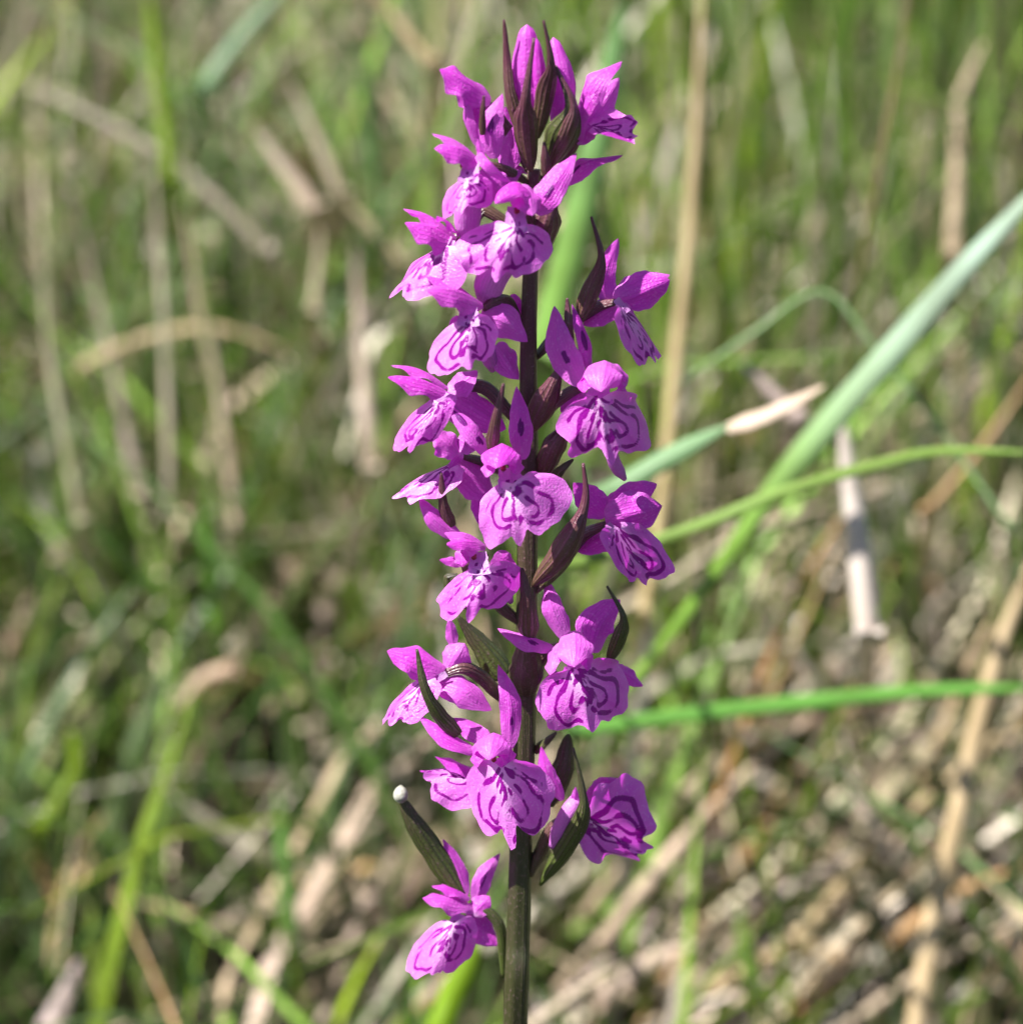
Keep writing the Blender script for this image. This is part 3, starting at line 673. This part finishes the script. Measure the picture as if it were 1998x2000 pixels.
blade('grass_blade', 'soft grey-green leaf leaning right above the slanting straw', B_, 'a', [(760, 350), (880, 180), (1080, -60)], .66, 85, (.20, .34, .16))
blade('dry_blade', 'tan dry blade arching sideways across the pinkish upright straw', S_, 'a', [(300, 1390), (500, 1290), (800, 1235), (1140, 1340)], .66, 52, TAN)
blade('straw_stalk', 'thick pinkish-brown upright straw under the tan arching blade', S_, 'a', [(890, 1960), (830, 1500), (755, 1130), (690, 740)], .64, 74, (.44, .33, .26), tube=True)
blade('dry_blade', 'pale pink flat straw hanging upright beside the beaked purple flowers', S_, 'a', [(1400, 1760), (1365, 1300), (1340, 930)], .60, 78, PINK)
blade('dry_blade', 'short cream straw left of the pale pink flat straw', S_, 'a', [(1185, 1180), (1215, 830)], .62, 62, (.52, .43, .31))
blade('dry_blade', 'broad pinkish dead blade slanting toward the cream straw top', S_, 'a', [(1200, 800), (1080, 640), (950, 470)], .62, 85, PINK)
blade('straw_stalk', 'tan straw slanting left of the topmost purple buds', S_, 'a', [(1640, 260), (1500, 80), (1380, -60)], .62, 62, TAN, tube=True)
blade('dry_blade', 'tan dead blade ending beside the deeply lobed left flowers', S_, 'a', [(1530, 1010), (1400, 850), (1290, 750)], .62, 60, (.45, .37, .23))
blade('grass_blade', 'deep green upright blade above the curled pinkish dead leaf', B_, 'b', [(825, 520), (795, 250), (775, -120)], .62, 62, (.11, .26, .02))
blade('dead_leaf', 'curled pinkish-tan dead leaf lying in the bright green grass', 'dead leaf', 'b', [(880, 590), (770, 625), (670, 740)], .60, 70, (.62, .44, .32), root=True)
blade('straw_stalk', 'thick greyish straw slanting through the low green grass', S_, 'b', [(1010, 1300), (800, 1180), (510, 985)], .60, 78, (.36, .33, .24), tube=True)
blade('dry_blade', 'brown dead blade slanting down toward the lowest round-lipped flower', S_, 'b', [(1420, 1530), (1180, 1230)], .60, 58, BRN)
blade('grass_blade', 'yellow-green blade upright beside the pale lilac dead leaf', B_, 'b', [(395, 2000), (360, 1700), (350, 1480)], .55, 58, (.25, .34, .06))
blade('grass_blade', 'glossy yellow-green bent blade in the low grass', B_, 'b', [(150, 1200), (290, 980), (265, 820)], .56, 72, LIME)
blade('dead_leaf', 'pale lilac-pink dead leaf lying low beside the yellow-green blade', 'dead leaf', 'b', [(180, 1960), (230, 1850), (300, 1690)], .56, 150, (.56, .44, .43))
blade('grass_blade', 'light green blade upright near the white-tipped bract', B_, 'b', [(1100, 1640), (1080, 1350), (1050, 1050)], .56, 70, (.20, .38, .09))
blade('dry_blade', 'thin tan blade lying nearly level in the low grass', S_, 'b', [(870, 1570), (640, 1500), (370, 1440)], .58, 46, TAN)
blade('straw_stalk', 'tall golden straw standing right of the orchid from top down', S_, 'c', [(120, 2300), (180, 1932), (235, 1400), (285, 900), (318, 400), (335, -80)], .52, 60, GOLD, TAN, tube=True)
blade('grass_blade', 'thin dark olive stem crossing behind the pale mint blade', B_, 'c', [(850, 1580), (910, 1150), (990, 700), (1060, 330), (1120, -60)], .48, 30, (.10, .12, .02), (.30, .2, .1), tube=True)
blade('straw_stalk', 'beige upright straw above the pale mint blade', S_, 'c', [(1280, 960), (1300, 650), (1310, 380), (1400, 160)], .60, 80, (.50, .38, .26), tube=True)
blade('grass_blade', 'long broad mint blade slanting up right, shining pale in sun', B_, 'c', [(30, 2620), (190, 2420), (400, 2130), (640, 1790), (860, 1530), (1150, 1200), (1350, 970), (1700, 610)], (.47, .43), 106, (.26, .46, .07), (.46, .60, .47), n=(-.25, .45, .85), prof='widen')  # pale tip colour paints the sun's glare onto the upper half
blade('grass_blade', 'arched light green blade running level below the pale broken straws', B_, 'c', [(-330, 2150), (-100, 2110), (150, 2040), (380, 1960), (620, 1860), (980, 1755), (1250, 1700), (1640, 1712)], .405, 40, (.28, .44, .09), n=(0, .4, .9))
blade('grass_blade', 'pale green blade rising from the orchid to a broken straw end', B_, 'c', [(-200, 1930), (0, 1840), (220, 1715), (440, 1605)], .41, 80, (.22, .38, .17), n=(-.1, .4, .9))
blade('dry_blade', 'pinkish broken straw end joining the pale green blade', S_, 'c', [(425, 1615), (600, 1550), (800, 1455)], .41, 76, (.62, .48, .37), n=(-.2, .7, .7), root=False)
blade('straw_stalk', 'pinkish straw piece crossing above the broken straw end', S_, 'c', [(700, 1600), (600, 1480), (480, 1370)], .50, 62, (.50, .39, .36), tube=True)
blade('dry_blade', 'pinkish-white flat straw hanging below the pale mint blade', S_, 'c', [(965, 2400), (925, 2010), (885, 1750), (865, 1550)], .46, 92, (.74, .64, .58))
blade('grass_blade', 'thin green blade folded to a point and falling past the mint blade', B_, 'c', [(1500, 2000), (1250, 1640), (1000, 1330), (790, 1100), (520, 1260), (230, 1460)], .45, 15, (.30, .46, .20))
blade('grass_blade', 'straight bright green blade lying level behind the lower flowers', B_, 'd', [(-160, 830), (0, 800), (400, 750), (800, 708), (1200, 672), (1660, 662)], .45, 56, (.17, .42, .07), n=(0, .4, .9))
blade('straw_stalk', 'tall thick tan straw leaning right across the level bright blade', S_, 'd', [(1130, 2050), (1220, 1500), (1300, 1150), (1390, 750), (1480, 450), (1640, 60)], .50, 88, (.56, .42, .25), tube=True)
blade('straw_stalk', 'pinkish-tan straw slanting up right from the lowest right flower', S_, 'd', [(-20, 1600), (230, 1280), (460, 1030), (750, 770)], .54, 84, (.58, .43, .31), tube=True)
blade('straw_stalk', 'long tan straw slanting under the tall thick tan straw', S_, 'd', [(380, 1800), (700, 1600), (1000, 1250), (1400, 900), (1620, 690)], .56, 74, (.50, .37, .20), tube=True)
blade('straw_stalk', 'greyish-pink straw lying below the long tan straw', S_, 'd', [(480, 1520), (700, 1410), (1040, 1230)], .57, 85, (.50, .40, .36), tube=True)
blade('dry_blade', 'rusty orange blade rising to the right past the tall tan straw', S_, 'd', [(1050, 1610), (1300, 1430), (1620, 1310)], .54, 66, (.52, .30, .13), n=(-.2, .7, .7))
blade('dead_leaf', 'short orange dead leaf low among the pale straws', 'dead leaf', 'd', [(700, 1850), (870, 1730)], .56, 72, (.50, .27, .08))
blade('straw_stalk', 'thin orange-brown straw leaning up behind the level bright blade', S_, 'd', [(390, 1100), (560, 630), (720, 260), (860, 20)], .54, 46, RUST, tube=True)
blade('straw_stalk', 'thin tan straw parallel to the orange-brown leaning straw', S_, 'd', [(560, 780), (690, 480), (840, 130)], .56, 36, (.45, .30, .14), tube=True)
blade('dry_blade', 'broad pink dry blade lying at the foot of the orchid', S_, 'd', [(-60, 1850), (150, 1690), (350, 1630)], .55, 100, (.58, .44, .35), n=(0, .4, .9))
blade('straw_stalk', 'grey straw standing below the broad pink dry blade end', S_, 'd', [(215, 2000), (250, 1800), (300, 1640)], .52, 62, (.40, .34, .29), tube=True)
blade('grass_blade', 'short yellow-green blade upright among the low pale straws', B_, 'd', [(530, 1800), (495, 1640), (480, 1480)], .54, 60, (.20, .34, .05))
blade('grass_blade', 'broad soft green blade upright right behind the upper orchid', B_, '1', [(1020, 2250), (1120, 1800), (1230, 1400), (1340, 950), (1440, 450), (1530, -60)], (.44, .50), 165, (.20, .36, .07), (.16, .30, .10))
blade('grass_blade', 'broad bright lime blade behind the lowest round-lipped flower', B_, '5', [(490, 2050), (590, 1750), (770, 1400)], .44, 150, (.24, .40, .01))
blade('straw_stalk', 'tan straw lying right of the orchid stem base', S_, '5', [(1050, 1990), (1330, 1760), (1700, 1550)], .50, 70, (.50, .40, .28), tube=True)
blade('dry_blade', 'dark brown thin straw rising right of the lower stem', S_, '5', [(1250, 1700), (1560, 1350), (1800, 1050)], .54, 60, (.40, .30, .20))

blade('straw_stalk', 'long tan stalk slanting from below the orange dead leaf to the right', S_, 'd', [(560, 2000), (900, 1600), (1290, 1230)], .55, 60, (.52, .40, .26), tube=True)
blade('straw_stalk', 'slim pale stalk slanting beside the lowest right flower', S_, 'd', [(-80, 1480), (200, 1120), (480, 860)], .56, 48, (.50, .38, .26), tube=True)
blade('straw_stalk', 'pale tan stalk slanting below the rusty orange blade', S_, 'd', [(860, 1960), (1200, 1720), (1620, 1500)], .55, 58, (.55, .43, .31), tube=True)
blade('straw_stalk', 'pinkish bent stalk standing under the level bright blade', S_, 'd', [(1040, 1280), (930, 1090), (860, 830)], .56, 56, (.58, .46, .39), tube=True)
blade('straw_stalk', 'thin tan stalk leaning left of the tall thick tan straw', S_, 'd', [(1180, 980), (1330, 620), (1480, 300)], .56, 44, (.50, .36, .20), tube=True)
blade('straw_stalk', 'thin rusty stalk leaning right above the arched light green blade', S_, 'c', [(1180, 1932), (1380, 1700), (1640, 1330)], .54, 44, (.44, .27, .13), tube=True)
blade('dry_blade', 'upright greyish dead blade left of the thick pinkish-brown straw', S_, 'a', [(640, 1932), (630, 1450), (600, 900), (570, 560)], .60, 44, (.46, .40, .29))
blade('dry_blade', 'upright mauve-brown dead blade far left of the tan arching blade', S_, 'a', [(520, 1850), (400, 1250), (270, 700)], .66, 52, (.42, .34, .28))
blade('dry_blade', 'pale upright dead blade crossing the left end of the arching blade', S_, 'a', [(300, 1950), (190, 1350), (150, 850)], .60, 42, (.46, .42, .28))
blade('dry_blade', 'slim beige dead blade rising above the broad pinkish dead blade', S_, 'a', [(1290, 740), (1180, 480), (1090, 300)], .64, 60, (.50, .41, .31))
blade('grass_blade', 'slim deep green blade upright left of the topmost flowers', B_, 'a', [(1440, 900), (1400, 500), (1360, 150)], .60, 44, (.10, .20, .05))
# ------------------------------------------------------------------ uncounted meadow grass and dead litter
def field(name, n, region, hgt, wid, lean, droop, colfun, material, label, cat, seed, flat=False, levels=6, avoid=True, dens=None, heading=None):
    r = np.random.default_rng(seed)
    x = r.uniform(region[0], region[1], n); y = region[2] + (region[3] - region[2]) * r.uniform(0, 1, n) ** 1.15
    cl = 0.5 + 0.5 * np.sin(x * 23 + 3 * np.sin(y * 17)) * np.sin(y * 19 + 2 * np.sin(x * 13))   # tussocks
    near = (np.abs(x) < .45) & (y > .08) & (y < 1.1)
    keep = r.uniform(0, 1, n) < (np.array(.25 if 'grass' in name else .10) + (.82 if 'grass' in name else .90) * cl ** 1.3) * (dens(x, y) if dens else 1) * np.where(near, 1, .12)
    x, y = x[keep], y[keep]; n = len(x)
    h = hgt(x, y, r)
    az = r.uniform(0, 2 * np.pi, n) if heading is None else r.normal(heading[0], heading[1], n); ln = r.uniform(*lean, n); dr = r.uniform(*droop, n)
    t = np.linspace(0, 1, levels)[None, :]
    hx, hy = np.cos(az), np.sin(az)
    if flat:
        tilt = r.normal(0.04, 0.10, n); z0 = np.abs(r.normal(0, 0.025, n)) + 0.004
        s = (t - 0.5) * h[:, None]
        bow = r.normal(0, 0.12, n)[:, None] * h[:, None] * (1 - (2 * t - 1) ** 2)
        px = x[:, None] + s * hx[:, None] * np.cos(tilt)[:, None] - bow * hy[:, None]
        py = y[:, None] + s * hy[:, None] * np.cos(tilt)[:, None] + bow * hx[:, None]
        pz = z0[:, None] + s * np.sin(tilt)[:, None] + 0.5 * np.abs(bow)
        lo = pz.min(1); pz = pz - np.minimum(lo - 0.003, 0)[:, None]
    else:
        out = h[:, None] * (ln[:, None] * t + dr[:, None] * t ** 2.2)
        px = x[:, None] + hx[:, None] * out; py = y[:, None] + hy[:, None] * out
        pz = h[:, None] * (t - 0.55 * dr[:, None] * t ** 2.6) - 0.004
    pz = pz + ground_z(px, py)
    if avoid:                                   # the photographer's clear view: nothing stands between lens and orchid
        ok = ~((py < np.where(px < 0, .26, .20)) & (pz > (0.06 if flat else 0.115)) & (py > -0.5) & (np.abs(px) < 0.16)).any(1)
        ok &= ~((py < 0.03) & (pz > 0.02) & (np.abs(px) < 0.02) & (py > -0.05)).any(1)
        px, py, pz, az, h = px[ok], py[ok], pz[ok], az[ok], h[ok]; x, y = x[ok], y[ok]; n = len(x)
    w = wid[0] + (wid[1] - wid[0]) * r.uniform(0, 1, n) ** 2
    fa = az + np.pi / 2 + r.normal(0, 0.7, n)
    wp = np.where(t < 0.1, 0.8, (1 - t ** 2.2) ** 0.8 + 0.03) if not flat else (0.6 + 0.4 * np.sin(np.pi * t)) * np.ones_like(t)
    tw = fa[:, None] + r.normal(0, 0.8, n)[:, None] * t
    ox = np.cos(tw) * w[:, None] * wp / 2; oy = np.sin(tw) * w[:, None] * wp / 2
    oz = (r.normal(0, 0.35, n)[:, None]) * w[:, None] * wp / 2 * np.ones_like(t)
    A = np.stack([px - ox, py - oy, pz - oz], -1); Bv = np.stack([px + ox, py + oy, pz + oz], -1)
    V = np.stack([A, Bv], 2).reshape(-1, 3)
    base = (np.arange(n) * levels * 2)[:, None]; k = np.arange(levels - 1)[None, :] * 2
    f0 = base + k
    F = np.stack([f0, f0 + 1, f0 + 3, f0 + 2], -1).reshape(-1, 4)
    me = bpy.data.meshes.new(name)
    me.vertices.add(len(V)); me.vertices.foreach_set('co', V.astype(np.float32).ravel())
    me.loops.add(F.size); me.loops.foreach_set('vertex_index', F.astype(np.int32).ravel())
    me.polygons.add(len(F)); me.polygons.foreach_set('loop_start', (np.arange(len(F)) * 4).astype(np.int32))
    me.update(calc_edges=True); me.polygons.foreach_set('use_smooth', np.ones(len(F), bool))
    c = colfun(x, y, r)                                                  # (n,3) root and tip colours
    c1, c2 = c
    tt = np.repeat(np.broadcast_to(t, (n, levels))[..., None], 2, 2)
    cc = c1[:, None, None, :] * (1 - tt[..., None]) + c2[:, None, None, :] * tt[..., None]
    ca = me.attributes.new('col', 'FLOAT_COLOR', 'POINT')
    ca.data.foreach_set('color', np.concatenate([cc, np.ones(cc.shape[:-1] + (1,))], -1).astype(np.float32).ravel())
    set_attr(me, 'u', np.tile([-1.0, 1.0], n * levels)); set_attr(me, 't', tt)
    me.materials.append(material)
    o = bpy.data.objects.new(name, me); COL.objects.link(o)
    o['kind'] = 'stuff'; o['label'] = label; o['category'] = cat
    return o
def pick(r, n, cols, wts, var=0.25):
    c = np.array(cols)[r.choice(len(cols), n, p=np.array(wts) / sum(wts))]
    return c * np.exp(r.normal(0, var, (n, 1))) * np.exp(r.normal(0, 0.035, (n, 3)))
def green_cols(x, y, r):
    n = len(x)
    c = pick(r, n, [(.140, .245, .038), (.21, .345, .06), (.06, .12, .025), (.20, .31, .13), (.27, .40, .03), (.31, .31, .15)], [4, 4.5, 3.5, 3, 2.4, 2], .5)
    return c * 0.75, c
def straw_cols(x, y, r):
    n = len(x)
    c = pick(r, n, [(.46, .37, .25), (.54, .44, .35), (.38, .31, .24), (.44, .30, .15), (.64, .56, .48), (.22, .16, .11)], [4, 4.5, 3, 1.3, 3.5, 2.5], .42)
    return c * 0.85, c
def dry_patch(x, y):                                   # drier turf far left and close on the right
    a = np.exp(-((x + .16) / .18) ** 2 - ((y - .75) / .28) ** 2); b = np.exp(-((x - .12) / .14) ** 2 - ((y - .30) / .16) ** 2)
    c = np.exp(-((x - .2) / .12) ** 2 - ((y - .85) / .2) ** 2)
    return np.clip(.27 + 0.9 * a + 0.45 * b + 0.6 * c, 0, 1)
def lush_patch(x, y): return np.clip(1.1 - 0.85 * dry_patch(x, y) + .4 * np.exp(-((x + .12) / .15) ** 2 - ((y - .36) / .16) ** 2), .3, 1)
R_ = (-0.8, 0.8, -0.55, 1.9)
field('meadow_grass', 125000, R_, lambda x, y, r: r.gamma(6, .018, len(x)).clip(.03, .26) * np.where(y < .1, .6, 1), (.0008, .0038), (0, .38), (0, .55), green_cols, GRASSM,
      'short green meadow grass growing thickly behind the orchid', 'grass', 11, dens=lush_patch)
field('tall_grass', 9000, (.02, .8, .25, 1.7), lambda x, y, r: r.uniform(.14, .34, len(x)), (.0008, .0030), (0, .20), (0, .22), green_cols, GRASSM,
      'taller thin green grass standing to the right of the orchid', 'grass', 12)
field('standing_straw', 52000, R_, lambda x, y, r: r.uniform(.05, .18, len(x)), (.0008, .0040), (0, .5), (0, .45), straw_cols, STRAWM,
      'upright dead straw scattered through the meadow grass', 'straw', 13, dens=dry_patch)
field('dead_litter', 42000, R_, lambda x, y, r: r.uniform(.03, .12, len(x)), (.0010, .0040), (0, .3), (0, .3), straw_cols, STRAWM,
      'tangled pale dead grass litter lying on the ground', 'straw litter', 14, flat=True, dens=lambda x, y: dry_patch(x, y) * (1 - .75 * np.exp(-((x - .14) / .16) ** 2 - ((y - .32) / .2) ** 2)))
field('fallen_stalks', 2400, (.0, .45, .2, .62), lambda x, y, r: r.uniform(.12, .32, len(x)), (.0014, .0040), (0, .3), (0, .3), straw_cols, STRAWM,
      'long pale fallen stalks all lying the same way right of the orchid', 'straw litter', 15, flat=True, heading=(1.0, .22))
